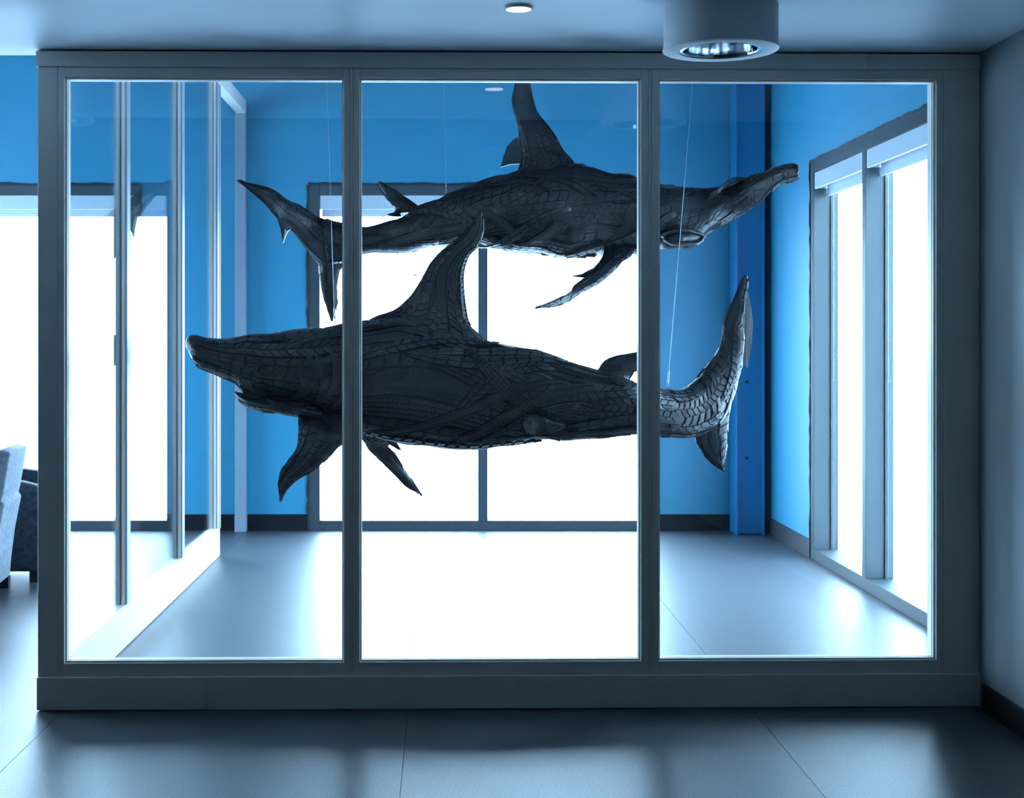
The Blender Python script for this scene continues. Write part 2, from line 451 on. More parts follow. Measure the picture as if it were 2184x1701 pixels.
for a, b in ((137, 733), (767, 1367), (1405, 1997.5)):
    fb('top_rail', a, b, 0.001, FD, YFAS, YGT)
    fb('bottom_rail', a, b, 0.001, FD, YGB, YBT)
    p = fb('pane', a + 1.5, b - 1.5, 0.030, 0.038, YGT + 1.5, YGB - 1.5, M['glass'], 0)
    # glazing beads, both sides of the pane
    bd = 0.0075
    X0, X1, Z0, Z1 = fx(a), fx(b), fz(YGB), fz(YGT)
    for v0, v1 in ((0.016, 0.029), (0.039, 0.056)):
        bm = bmesh.new()
        add_box(bm, X0, X0 + bd, v0, v1, Z0, Z1); add_box(bm, X1 - bd, X1, v0, v1, Z0, Z1)
        add_box(bm, X0 + bd, X1 - bd, v0, v1, Z0, Z0 + bd); add_box(bm, X0 + bd, X1 - bd, v0, v1, Z1 - bd, Z1)
        finish(bm, 'glazing_bead', M['white'], fp)

# ------------------------------------------------------------------ glazed side partition with doorway
XS0, XS1 = -1.585, -1.520
sp = empty('side_partition', (-1.55, 8.2, 0))
tag(sp, 'white framed side glass partition with open doorway, receding to the blue wall', 'partition')
so_ = (-1.55, 8.2, 0)
def sb(nm, y0, y1, z0, z1, mat=M['white'], x0=XS0, x1=XS1, bev=0.0015): return box(nm, x0, x1, y0, y1, z0, z1, mat, sp, bev, off=so_)
YS = 1.0205 * D
ZH0, ZH1 = 3.215, 3.315
sb('base_board', YS, 9.62, 0.002, 0.190, x0=XS0 - 0.012, x1=XS1 - 0.006)
sb('header', YS, YB - 0.10, ZH0, ZH1, x0=XS0 - 0.004, x1=XS1 + 0.006)
ms = [1.198 * D, 1.452 * D, 1.678 * D]
for y in ms:
    sb('mullion', y - 0.001, y + 0.072, 0.2055, ZH0, M['mullion'], XS0, -1.5575)
    sb('mullion', y - 0.001, y + 0.072, 0.2055, ZH0, M['mullion'], -1.5465, XS1)
    sb('mullion_joint', y + 0.006, y + 0.066, 0.2055, ZH0, M['gasket'], -1.5575, -1.5465, 0)
    sb('mullion_foot', y - 0.001, y + 0.072, 0.1902, 0.205, M['white'], XS0 + 0.004, XS1 - 0.004)
sb('end_post', 9.585, 9.62, 0.19, ZH0, M['mullion'])
sb('door_post', YB - 0.10, YB - 0.013, 0.135, ZH1, M['post'], x0=-1.600, x1=-1.518)
sb('post_plinth', YB - 0.102, YB - 0.013, 0.0, 0.135, M['post'], x0=-1.602, x1=-1.516)
prev = YS
for y in ms:
    a, b = prev, y - 0.001
    sb('pane', a + 0.004, b - 0.004, 0.194, ZH0 - 0.004, M['glass'], -1.556, -1.548, 0)
    sb('bottom_rail', a, b, 0.1902, 0.205, x0=XS0 + 0.004, x1=XS1 - 0.004)
    bm = bmesh.new()
    add_box(bm, -1.546, -1.532, a, a + 0.008, 0.205, ZH0); add_box(bm, -1.546, -1.532, b - 0.008, b, 0.205, ZH0)
    add_box(bm, -1.572, -1.558, a, a + 0.008, 0.205, ZH0); add_box(bm, -1.572, -1.558, b - 0.008, b, 0.205, ZH0)
    for v in bm.verts: v.co -= Vector(so_)
    finish(bm, 'glazing_bead', M['white'], sp)
    prev = y + 0.072

# ------------------------------------------------------------------ lamps on the soffit
def cylinder_lamp(x, y, label):
    r = empty('cylinder_lamp', (x, y, ZS)); tag(r, label, 'ceiling lamp', 'cylinder lamps on the soffit')
    R, H = 0.195, 0.155
    lathe('housing', [(R - 0.004, 0.0), (R - 0.002, -0.006), (R, -0.008), (R, -H + 0.004), (R - 0.001, -H + 0.004)], M['lampwhite'], r, 96)
    lathe('trim_ring', [(R - 0.002, -H + 0.006), (R + 0.003, -H + 0.004), (R + 0.003, -H - 0.003), (R, -H - 0.005), (0.142, -H - 0.006), (0.139, -H + 0.002), (0.139, -H + 0.01)], M['lampwhite'], r, 96, True)
    lathe('inner_ring', [(0.139, -H - 0.004), (0.128, -H - 0.005), (0.125, -H + 0.006), (0.139, -H + 0.006)], M['chrome'], r, 96, True)
    lathe('reflector', [(0.126, -H + 0.004), (0.122, -H + 0.03), (0.110, -H + 0.075), (0.085, -H + 0.11), (0.04, -H + 0.13), (0.0, -H + 0.132)], M['chrome'], r, 64)
    for a in (0.35, 0.35 + math.pi / 2):
        o = box('louvre_blade', -0.124, 0.124, -0.0015, 0.0015, -H - 0.002, -H + 0.03, M['chrome'], r)
        o.rotation_euler = (0, 0, a)
    return r
cylinder_lamp((1537 - VX) * 0.86 * S, 0.86 * D, 'white drum-shaped ceiling lamp with chrome cross louvre above the right bay')
cylinder_lamp(-1.77, 0.86 * D, 'white drum-shaped ceiling lamp reflected in the upper left of the glass')
dl = empty('recessed_downlight', ((1106 - VX) * 0.867 * S, 0.867 * D, ZS))
tag(dl, 'small round glowing downlight recessed in the ceiling', 'downlight')
lathe('trim_ring', [(0.047, 0.0), (0.050, -0.004), (0.0475, -0.009), (0.044, -0.009), (0.043, 0.0)], M['lampwhite'], dl, 48)
lathe('diffuser', [(0.0, -0.0075), (0.044, -0.0075), (0.044, -0.003)], M['led'], dl, 48)

# ------------------------------------------------------------------ armchairs
def rounded_panel(name, pts, t0, t1, axis, mat, parent, bev=0.018):
    """outline pts (a,z) extruded along an axis from t0 to t1, edges rounded"""
    bm = bmesh.new()
    def co(a, z, t): return (a, t, z) if axis == 'y' else (t, a, z)
    v0 = [bm.verts.new(co(a, z, t0)) for a, z in pts]; v1 = [bm.verts.new(co(a, z, t1)) for a, z in pts]
    n = len(pts)
    bm.faces.new(v0); bm.faces.new(v1[::-1])
    for i in range(n): bm.faces.new((v0[i], v0[(i+1) % n], v1[(i+1) % n], v1[i]))
    bmesh.ops.recalc_face_normals(bm, faces=bm.faces[:])
    es = [e for e in bm.edges if len(e.link_faces) == 2 and e.calc_face_angle(0) > 0.6]
    bmesh.ops.bevel(bm, geom=es, offset=bev, segments=3, profile=0.5, affect='EDGES', clamp_overlap=True)
    o = finish(bm, name, mat, parent, True)
    o.data.set_sharp_from_angle(angle=math.radians(40))
    return o

def armchair(loc, rz, label, mat):
    """faces +x locally; origin on the floor at its centre"""
    r = empty('armchair', loc, rz); tag(r, label, 'armchair', 'armchairs left of the partition')
    arm = [(-0.31, 0.065), (0.36, 0.065), (0.37, 0.30), (0.355, 0.585), (0.25, 0.612), (0.0, 0.645), (-0.20, 0.672), (-0.36, 0.685)]
    for t0, t1 in ((-0.36, -0.25), (0.25, 0.36)):
        a = rounded_panel('arm', arm, t0, t1, 'y', mat, r, 0.02)
    back = [(-0.22, 0.30), (-0.20, 0.42), (-0.33, 0.84), (-0.37, 0.865), (-0.43, 0.85), (-0.392, 0.62), (-0.380, 0.575), (-0.398, 0.56), (-0.36, 0.36), (-0.325, 0.075), (-0.24, 0.075)]
    rounded_panel('backrest', back, -0.248, 0.248, 'y', mat, r, 0.02)
    rounded_panel('seat_base', [(-0.22, 0.07), (0.35, 0.07), (0.35, 0.27), (-0.22, 0.27)], -0.248, 0.248, 'y', mat, r, 0.012)
    rounded_panel('seat_cushion', [(-0.20, 0.272), (0.37, 0.272), (0.385, 0.36), (0.36, 0.42), (-0.185, 0.405)], -0.246, 0.246, 'y', mat, r, 0.025)
    for sx in (-0.285, 0.325):
        for sy in (-0.31, 0.31):
            box('leg', sx - 0.03, sx + 0.03, sy - 0.03, sy + 0.03, 0.0, 0.068, M['leg'], r, 0.003)
    return r
armchair((-2.82, 8.92, 0), 0.0, 'dark navy checked armchair half hidden by the left frame post', M['navy'])
armchair((-2.87, 8.06, 0), math.radians(186), 'pale checked armchair at the left edge, in front of the navy one', M['pale'])

# ------------------------------------------------------------------ shark sculptures made from cut tyres
class Surf:
    """closed loft through stations (ax, ay, bx, by, k, w): two outline points, distance and half depth"""
    def __init__(self, st, nu=90, nv=44, n=2.2, lump=0.0, freq=6.0, depth=(0, -1, 0), seed=0, inset=0.0, follow=False):
        A = np.array([at(s[0], s[1], s[4]) for s in st]); B = np.array([at(s[2], s[3], s[4]) for s in st])
        W = np.array([s[5] for s in st])
        C = (A + B) / 2
        d = np.r_[0, np.cumsum(np.linalg.norm(np.diff(C, axis=0), axis=1) + 1e-4)]
        d /= d[-1]
        uu = np.linspace(0, 1, nu)
        def cr(Y):
            Y = np.asarray(Y, float); Y2 = Y if Y.ndim == 2 else Y[:, None]
            m = np.zeros_like(Y2)
            dd = np.diff(d)[:, None]; sl = np.diff(Y2, axis=0) / dd
            m[1:-1] = (sl[:-1] * dd[1:] + sl[1:] * dd[:-1]) / (dd[1:] + dd[:-1])
            m[0] = sl[0]; m[-1] = sl[-1]
            i = np.clip(np.searchsorted(d, uu, 'right') - 1, 0, len(d) - 2)
            h = (d[i + 1] - d[i])[:, None]; t = ((uu - d[i])[:, None]) / h
            r = (2*t**3-3*t**2+1)*Y2[i] + (t**3-2*t**2+t)*h*m[i] + (-2*t**3+3*t**2)*Y2[i+1] + (t**3-t**2)*h*m[i+1]
            return r if Y.ndim == 2 else r[:, 0]
        A, B, W = cr(A), cr(B), np.maximum(cr(W), 0.002)
        C = (A + B) / 2; H = (A - B) / 2
        ph = np.arange(nv) / nv * 2 * math.pi
        c = np.sign(np.cos(ph)) * np.abs(np.cos(ph)) ** (2 / n); s = np.sign(np.sin(ph)) * np.abs(np.sin(ph)) ** (2 / n)
        dv = np.array(depth, float)
        DV = np.repeat(dv[None, :], nu, 0)
        if follow:      # depth direction square to the horizontal run of the spine
            T = np.gradient(C, axis=0); T[:, 0] = np.sign(np.sum(T[:, 0])) * np.maximum(np.abs(T[:, 0]), 0.006); T[:, 2] = 0
            kk = np.ones(21) / 21
            T = np.stack([np.convolve(np.pad(T[:, q], 10, 'edge'), kk, 'valid') for q in range(3)], 1)
            T /= np.linalg.norm(T, axis=1, keepdims=True)
            DV = np.stack([T[:, 1], -T[:, 0], 0 * T[:, 0]], 1)
            DV *= np.where(DV[:, 1:2] > 0, -1.0, 1.0)
        P = C[:, None, :] + c[None, :, None] * H[:, None, :] + s[None, :, None] * (W[:, None] * DV)[:, None, :]
        self.P = P; self.nu, self.nv = nu, nv
        self._normals()
        if lump > 0:
            L_ = np.zeros((nu, nv))
            for i in range(nu):
                for j in range(nv):
                    p = Vector(P[i, j] * freq + seed * 7.3)
                    L_[i, j] = noise.noise(p) + 0.5 * noise.noise(p * 2.1)
            fade = np.clip(np.minimum(uu, 1 - uu) * 12, 0, 1)[:, None]
            self.P = P + self.N * (lump * L_ * fade)[:, :, None]
            self._normals()
        if inset > 0:
            fade = np.clip(np.minimum(uu, 1 - uu) * 25, 0.0, 1)[:, None, None]
            self.P = self.P - self.N * inset * fade
            self._normals()
        self.len = np.linalg.norm(np.diff(C, axis=0), axis=1).sum()
    def _normals(self):
        P = self.P
        Su = np.gradient(P, axis=0) * (self.nu - 1)
        Sv = (np.roll(P, -1, 1) - np.roll(P, 1, 1)) / 2 * self.nv
        N = np.cross(Sv, Su); ln = np.linalg.norm(N, axis=2, keepdims=True)
        N = N / np.maximum(ln, 1e-9)
        cen = P.mean(axis=1, keepdims=True)
        if ((P - cen) * N).sum() < 0: N = -N
        self.N, self.Su, self.Sv = N, Su, Sv
    def ev(self, G, u, v):
        u = np.clip(u, 0, 1) * (self.nu - 1); v = (v % 1.0) * self.nv
        i = np.clip(np.floor(u).astype(int), 0, self.nu - 2); j = np.floor(v).astype(int) % self.nv; j2 = (j + 1) % self.nv
        fu = (u - i)[:, None]; fv = (v - np.floor(v))[:, None]
        return (G[i, j]*(1-fu)+G[i+1, j]*fu)*(1-fv) + (G[i, j2]*(1-fu)+G[i+1, j2]*fu)*fv
    def mesh(self):
        nu, nv = self.nu, self.nv
        vs = list(self.P.reshape(-1, 3)); fs = []
        for i in range(nu - 1):
            for j in range(nv):
                j2 = (j + 1) % nv
                fs.append((i*nv+j, i*nv+j2, (i+1)*nv+j2, (i+1)*nv+j))
        vs.append(self.P[0].mean(0)); vs.append(self.P[-1].mean(0))
        a, b = len(vs) - 2, len(vs) - 1
        for j in range(nv):
            j2 = (j + 1) % nv
            fs.append((a, j2, j)); fs.append((b, (nu-1)*nv+j, (nu-1)*nv+j2))
        return vs, fs

def strip_mesh(sf, pu, pv, width, h, tread, rng, pitch=0.05, taper=0.0, gap=0.006, bh=0.006):
    """one cut length of tyre laid over the surface along the path (pu, pv).
    width: half width in metres, or a share of the girth when negative"""
    pu = np.asarray(pu, float); pv = np.asarray(pv, float)
    n0 = 60
    tt = np.linspace(0, 1, len(pu)); t = np.linspace(0, 1, n0)
    u = np.interp(t, tt, pu); v = np.interp(t, tt, pv)
    P = sf.ev(sf.P, u, v); L = np.r_[0, np.cumsum(np.linalg.norm(np.diff(P, axis=0), axis=1))]
    tot = L[-1]
    if tot < 0.04: return None
    T = np.gradient(P, axis=0); T /= np.maximum(np.linalg.norm(T, axis=1, keepdims=True), 1e-9)
    Nn = sf.ev(sf.N, u, v); Nn /= np.maximum(np.linalg.norm(Nn, axis=1, keepdims=True), 1e-9)
    Bv = np.cross(Nn, T)
    if width < 0:
        # constant share of the girth: sideways steps go straight round the section
        du = np.zeros(n0); dv = np.ones(n0); W = np.full(n0, -width)
        ring = np.linalg.norm(np.roll(sf.P, -1, 1) - sf.P, axis=2).sum(1)
        wm = max(0.008, float(np.median(np.interp(u * (sf.nu - 1), np.arange(sf.nu), ring)) * -width))
        sgn = np.sign((sf.ev(sf.Sv, u, v) * Bv).sum(1).mean()); dv *= sgn if sgn else 1
    else:
        Su = sf.ev(sf.Su, u, v); Sv = sf.ev(sf.Sv, u, v)
        a = (Su*Su).sum(1); b = (Su*Sv).sum(1); c = (Sv*Sv).sum(1); e = (Su*Bv).sum(1); f = (Sv*Bv).sum(1)
        det = np.maximum(a*c - b*b, 1e-9)
        du = np.clip((e*c - f*b)/det, -2, 2); dv = np.clip((a*f - b*e)/det, -6, 6)
        W = np.full(n0, width); wm = width
    W = W * (1 - taper * np.abs(2*L/tot - 1) ** 3)
    ev_ = []; faces = []
    def put(s_, tau, hh):
        ev_.append((s_, tau, hh)); return len(ev_) - 1
    ns = max(6, int(tot / 0.025))
    prof = [(-1.0, -0.008), (-0.985, h * 0.6), (-0.93, h * 0.95), (-0.5, h), (0, h), (0.5, h), (0.93, h * 0.95), (0.985, h * 0.6), (1.0, -0.008)]
    rows = []
    for i in range(ns + 1):
        s_ = tot * i / ns
        if i == 0: rows.append([put(0.0, q, -0.008) for q, hh in prof]); rows.append([put(0.002, q, hh * 0.8) for q, hh in prof])
        elif i == ns: rows.append([put(tot - 0.002, q, hh * 0.8) for q, hh in prof]); rows.append([put(tot, q, -0.008) for q, hh in prof])
        else: rows.append([put(s_, q, hh) for q, hh in prof])
    for i in range(len(rows) - 1):
        for j in range(len(prof) - 1):
            faces.append((rows[i][j], rows[i][j+1], rows[i+1][j+1], rows[i+1][j]))
    def block(pts, x=0.0):
        if min(p[0] for p in pts) < 0.006 or max(p[0] for p in pts) > tot - 0.006: return
        n = len(pts)
        cx = sum(p[0] for p in pts) / n; cq = sum(p[1] for p in pts) / n
        top = [put(cx + (p[0]-cx)*0.95, cq + (p[1]-cq)*0.96, h + bh + x) for p in pts]
        bot = [put(p[0], p[1], h * 0.9 - 0.001) for p in pts]
        faces.append(tuple(top))
        for i in range(n): faces.append((top[i], bot[i], bot[(i+1) % n], top[(i+1) % n]))
    g = gap; gq = min(0.25, gap / wm)
    m = int(tot / pitch) + 4
    def row(q0, q1, off, slant, zig=0.0, pt=pitch):
        """one row of blocks: slanted ends, optional z-shaped ends"""
        for i in range(-3, m):
            s0 = i*pt + off; s1 = s0 + pt - g; qm = (q0 + q1) / 2
            d_ = slant
            if zig: block([(s0, q0), (s1, q0), (s1 + zig, qm), (s1 + d_ , q1), (s0 + d_, q1), (s0 + zig, qm)])
            else: block([(s0, q0), (s1, q0), (s1 + d_, q1), (s0 + d_, q1)])
    if tread == 'blocks':
        nr = 3 if wm < 0.05 else 4
        ed = np.linspace(-0.92, 0.92, nr + 1); sh = rng.uniform(0.15, 0.5) * pitch
        for r_ in range(nr): row(ed[r_] + gq/2, ed[r_+1] - gq/2, (r_ % 2) * pitch * 0.4, sh * (1 if r_ % 2 else -1))
    elif tread == 'chevron':
        a_ = wm * rng.uniform(0.5, 0.9)
        row(0.04, 0.92, 0.0, a_, a_ * 0.75); row(-0.92, -0.04 , pitch*0.5 + a_, -a_, -a_ * 0.75)
    elif tread == 'zigzag':      # broad smooth band with cut z-shaped grooves
        z_ = pitch * rng.uniform(0.25, 0.4)
        row(-0.9, -0.02, 0.0, 0.2*pitch, z_, pitch*1.4); row(0.02, 0.9, 0.45*pitch, 0.2*pitch, -z_, pitch*1.4)
    elif tread == 'ribs':
        ed = np.linspace(-0.92, 0.92, 5); z = 0.4 * gq
        for r_ in range(4):
            q0, q1 = ed[r_] + gq/2, ed[r_+1] - gq/2
            for i in range(-1, m*2):
                s0 = i*pitch*0.5; s1 = s0 + pitch*0.5 - (0.0035 if r_ in (0, 3) else 0.0012)
                d0 = z if i % 2 else -z
                block([(s0, q0 + d0), (s1, q0 - d0), (s1, q1 - d0), (s0, q1 + d0)])
    elif tread == 'lug':
        for sg in (-1, 1):
            for i in range(-1, m):
                s0 = i*pitch*1.2 + (0 if sg > 0 else pitch*0.6); ln = pitch*0.95
                c4 = [(s0, sg*0.10), (s0+ln*0.8, sg*0.10), (s0+ln*1.05, sg*0.97), (s0+0.1*ln, sg*0.97)]
                block(c4 if sg > 0 else c4[::-1], 0.003)
    elif tread == 'side':        # smooth sidewall with two raised rings
        for q0, q1 in ((-0.72, -0.60), (0.45, 0.62)):
            for i in range(0, m*2):
                s0 = i*pitch*0.5
                block([(s0, q0), (s0 + pitch*0.5, q0), (s0 + pitch*0.5, q1), (s0, q1)], -0.003)
    E = np.array(ev_)
    s_, q, hh = E[:, 0], E[:, 1], E[:, 2]
    sc = np.clip(s_, 0, tot)
    w_ = np.interp(sc, L, W)
    ui = np.interp(sc, L, u) + np.interp(sc, L, du) * q * w_
    vi = np.interp(sc, L, v) + np.interp(sc, L, dv) * q * w_
    X = sf.ev(sf.P, ui, vi); NN = sf.ev(sf.N, ui, vi); NN /= np.maximum(np.linalg.norm(NN, axis=1, keepdims=True), 1e-9)
    X = X + NN * hh[:, None]
    return mesh_from(X, faces)

TREADS = ('zigzag', 'chevron', 'side', 'zigzag', 'ribs', 'blocks', 'side')

class Shark:
    def __init__(self, name, base, label, seed):
        self.base = np.array(base, float); self.rng = random.Random(seed); self.seed = seed
        self.root = empty(name, base); tag(self.root, label, 'sculpture', 'shark sculptures of cut tyres')
    def part(self, name, sf, mat):
        vs, fs = sf.mesh()
        me = mesh_from(np.array(vs) - self.base, fs)
        return link(name, me, mat, self.root, True)
    def strip(self, parent, sf, pu, pv, width, h, tread, name='tread_strip', mat=None, **kw):
        me = strip_mesh(sf, pu, pv, width, h, tread, self.rng, **kw)
        if me is None: return
        co = np.empty(len(me.vertices) * 3, np.float32); me.vertices.foreach_get('co', co)
        co = (co.reshape(-1, 3) - self.base).astype(np.float32); me.vertices.foreach_set('co', co.ravel()); me.update()
        return link(name, me, mat or (M['rubber'] if self.rng.random() < 0.6 else M['rubber2']), parent)
    def lanes(self, part, sf, n, ur=(0.0, 1.0), seg=(0.16, 0.34), flow=0.05, h=(0.003, 0.014), v0=0.0, treads=TREADS, pitch=(0.042, 0.062), bh=0.006):
        """lengths of tyre laid side by side, all following one flowing direction along the form"""
        rng = self.rng; ph = rng.uniform(0, 6)
        f = lambda u: flow * np.sin(u * 7.0 + ph) + flow * 0.5 * np.sin(u * 15.0 + ph * 2)
        for i in range(n):
            vc = v0 + (i + 0.5) / n
            u = ur[0] - rng.uniform(0, seg[0]) * 0.8
            while u < ur[1] - 0.02:
                u1 = u + rng.uniform(*seg)
                if ur[1] - u1 < seg[0] * 0.5: u1 = ur[1]
                a, b = max(u, ur[0]), min(u1, ur[1])
                if b - a > 0.03:
                    t = np.linspace(a, b, 11); dr = rng.uniform(-0.25, 0.25) / n
                    self.strip(part, sf, t, vc + f(t) + dr * (t - a) / (b - a), -(0.5 / n) * rng.uniform(1.0, 1.25), rng.uniform(*h),
                               rng.choice(treads), pitch=rng.uniform(*pitch), bh=bh, taper=rng.choice([0.0, 0.15, 0.45]))
                u = u1 - 0.012
    def wraps(self, part, sf, n, vr, ur, ln=(0.14, 0.34), wid=(0.020, 0.042), drift=0.30, h=(0.014, 0.026), treads=TREADS):
        """narrower lengths crossing over the others"""
        rng = self.rng
        for i in range(n):
            v0 = vr[0] + (vr[1] - vr[0]) * ((i * 0.618034 + 0.2) % 1.0)
            l = rng.uniform(*ln); u0 = rng.uniform(ur[0], max(ur[0], ur[1] - l)); u1 = min(ur[1], u0 + l)
            a = rng.uniform(-drift, drift); b = rng.uniform(-0.05, 0.05); t = np.linspace(0, 1, 13)
            self.strip(part, sf, u0 + (u1-u0)*t, v0 + a*(t-0.5) + b*np.sin(t*math.pi), rng.uniform(*wid), rng.uniform(*h), rng.choice(treads), pitch=rng.uniform(0.04, 0.055), taper=rng.choice([0.3, 0.8]))
    def fin(self, name, st, lanes, ur=(0.03, 0.985), nu=44, nv=36, mat=None, lump=0.004, treads=TREADS, n=1.8):
        sf = Surf(st, nu, nv, n, lump, 8.0, seed=self.seed, inset=0.008)
        p = self.part(name, sf, mat or M['rubber'])
        self.lanes(p, sf, lanes, (ur[0], 0.985), (0.3, 0.6), 0.02, (0.002, 0.007), 0.0, treads, (0.036, 0.05), 0.005)
        return p, sf
    def shard(self, name, pts, parent, thick=0.012, mat=None, curl=0.0):
        """a cut flap of tyre: outline points (x, y, k), real thickness"""
        P = np.array([at(*p) for p in pts]) - self.base
        n = len(P); c = P.mean(0)
        nv = np.array([0, 1.0, 0])
        F = [tuple(p - nv*thick/2) for p in P]; Bk = [tuple(p + nv*thick/2) for p in P]
        vs = F + Bk + [tuple(c - nv*(thick*0.8 + curl)), tuple(c + nv*(thick*0.8 - curl))]
        fs = [(i, (i+1) % n, n + (i+1) % n, n + i) for i in range(n)]
        fs += [((i+1) % n, i, 2*n) for i in range(n)] + [(n+i, n+(i+1) % n, 2*n+1) for i in range(n)]
        bm = bmesh.new(); me = mesh_from(vs, fs); bm.from_mesh(me); bpy.data.meshes.remove(me)
        return finish(bm, name, mat or M['rubber'], parent)

# ---- lower shark
s1 = Shark('shark_sculpture', at(960, 820, 1.36) * np.array([1, 1, 1]), 'lower black shark sculpture of cut tyres, nose pointing left', 11)
K = lambda x: 1.335 + 0.03 * math.sin(max(0, min(1, (x - 400) / 1180)) * math.pi) + 0.055 * (max(0, x - 1310) / 260) ** 1.4   # tail swings away from the glass
body1 = [(398, 724, 399, 738), (399, 718, 402, 752), (409, 713, 416, 774), (432, 716, 440, 792), (462, 718, 468, 807), (500, 717, 505, 824), (515, 712, 518, 836),
         (545, 707, 548, 853), (600, 703, 600, 866), (650, 699, 650, 884), (700, 692, 700, 902), (740, 687, 740, 914), (790, 680, 790, 926), (850, 678, 850, 940),
         (900, 684, 900, 948), (950, 694, 955, 953), (1000, 708, 1005, 955), (1035, 719, 1040, 953), (1080, 729, 1085, 948), (1150, 748, 1150, 940), (1200, 764, 1200, 937),
         (1270, 788, 1270, 934), (1330, 802, 1330, 930), (1370, 813, 1375, 931), (1405, 824, 1410, 935), (1440, 829, 1455, 936), (1463, 823, 1500, 924), (1483, 804, 1540, 892),
         (1508, 777, 1570, 838), (1522, 758, 1582, 800), (1533, 733, 1585, 760), (1538, 697, 1588, 712), (1545, 670, 1591, 678), (1556, 645, 1594, 645), (1573, 614, 1595, 617), (1590, 586, 1593, 588)]
w1_ = [0.02, 0.06, 0.10, 0.13, 0.16, 0.185, 0.20, 0.225, 0.245, 0.255, 0.265, 0.27, 0.28, 0.285, 0.285, 0.285, 0.28, 0.275, 0.265, 0.245, 0.225, 0.195, 0.17, 0.15, 0.135, 0.12, 0.105, 0.09,
       0.07, 0.06, 0.05, 0.042, 0.036, 0.028, 0.018, 0.004]
st = [(a, b, c, d, K((a + c) / 2), w) for (a, b, c, d), w in zip(body1, w1_)]
sfb = Surf(st, 170, 60, 2.15, 0.016, 5.0, seed=1, inset=0.022, follow=True)
b1 = s1.part('body', sfb, M['rubber'])
def ux(sf, x):   # parameter u where the body's centre line passes photo column x
    cx = sf.P.mean(1); px = VX + cx[:, 0] / (cx[:, 1] / D * S)
    return float(np.argmin(np.abs(px - x))) / (sf.nu - 1)
# long strips following the body on the near side, then the rest
s1.lanes(b1, sfb, 15, (0.010, 0.735), (0.10, 0.26), 0.035)
s1.lanes(b1, sfb, 9, (0.72, 1.0), (0.08, 0.16), 0.02, (0.002, 0.012), 0.03, ('blocks', 'chevron', 'zigzag', 'side'), (0.034, 0.05), 0.007)
s1.wraps(b1, sfb, 15, (0.03, 0.45), (0.10, 0.78))
s1.wraps(b1, sfb, 8, (0.0, 0.5), (0.78, 0.97), (0.1, 0.18), (0.014, 0.024), 0.12, (0.008, 0.014))
# folds across the gills
for x0, va, vb in ((622, 0.20, 0.40), (644, 0.15, 0.38), (664, 0.18, 0.41), (690, 0.14, 0.36), (711, 0.20, 0.39)):
    u = ux(sfb, x0); t = np.linspace(0, 1, 13)
    s1.strip(b1, sfb, u + 0.022*np.sin(t*3.1) - 0.012*t, va + (vb - va)*t, 0.022, 0.018, 'plain', 'gill_fold', taper=0.9)
# knobbly shoulder lugs along the belly
for i, v in enumerate((0.45, 0.475, 0.50)):
    t = np.linspace(0, 1, 9)
    s1.strip(b1, sfb, ux(sfb, 770 + 20*i) + (ux(sfb, 1120) - ux(sfb, 770))*t, v + 0*t, 0.034, 0.016, 'lug', 'belly_lug_strip', pitch=0.05, bh=0.012)
# jaw: lower lip ridge and mouth line
t = np.linspace(0, 1, 9)
s1.strip(b1, sfb, ux(sfb, 506) + (ux(sfb, 640) - ux(sfb, 506))*t, 0.44 - 0.05*t, 0.022, 0.016, 'blocks', 'jaw_strip', pitch=0.03)
s1.strip(b1, sfb, ux(sfb, 418) + (ux(sfb, 560) - ux(sfb, 418))*t, 0.40 - 0.03*t, 0.016, 0.010, 'side', 'lip_strip', pitch=0.03)
jaw = [(502, 834, 504, 842, 1.335, 0.05), (512, 834, 512, 856, 1.336, 0.10), (528, 838, 530, 868, 1.337, 0.15), (555, 842, 556, 877, 1.339, 0.185), (600, 846, 600, 882, 1.342, 0.215), (645, 852, 645, 888, 1.345, 0.22), (690, 862, 690, 894, 1.347, 0.20)]
p, sf = s1.fin('lower_jaw', jaw, 10, n=2.2)
bm = bmesh.new(); bmesh.ops.create_icosphere(bm, subdivisions=3, radius=1.0)
for v in bm.verts: v.co = v.co * (1 + 0.10 * noise.noise(v.co * 2.6))
o = finish(bm, 'nose_cap', M['rubber'], s1.root, True); o.scale = (0.042, 0.075, 0.052)
o.rotation_euler = (0, math.radians(-18), 0); o.location = tuple(at(413, 735, K(413)) - s1.base)
for sgn in (0.22, 0.78):   # eyes
    u = np.array([ux(sfb, 484)]); v = np.array([sgn])
    p = sfb.ev(sfb.P, u, v)[0] - s1.base
    bm = bmesh.new(); bmesh.ops.create_icosphere(bm, subdivisions=2, radius=0.018)
    o = finish(bm, 'eye', M['gasket'], s1.root, True); o.location = p; o.scale = (1.2, 0.6, 1)
# fins
dors = [(758, 700, 1052, 765, 1.362, 0.11), (800, 676, 1038, 730, 1.362, 0.095), (840, 662, 1024, 714, 1.362, 0.075), (870, 637, 1001, 690, 1.362, 0.055), (892, 607, 993, 660, 1.362, 0.048), (905, 584, 989, 625, 1.362, 0.043),
        (921, 556, 988, 580, 1.362, 0.040), (944, 533, 998, 545, 1.362, 0.037), (973, 510, 1018, 524, 1.362, 0.034), (994, 488, 1029, 505, 1.362, 0.028), (1008, 470, 1032, 482, 1.362, 0.022), (1023, 447, 1028, 452, 1.362, 0.008)]
p, sf = s1.fin('dorsal_fin', dors, 10)
s1.strip(p, sf, np.linspace(0.22, 0.78, 9), np.full(9, 0.5), 0.020, 0.008, 'blocks', pitch=0.026, bh=0.008)
s1.strip(p, sf, np.linspace(0.10, 0.80, 9), np.full(9, 0.0), 0.022, 0.006, 'ribs', pitch=0.03)
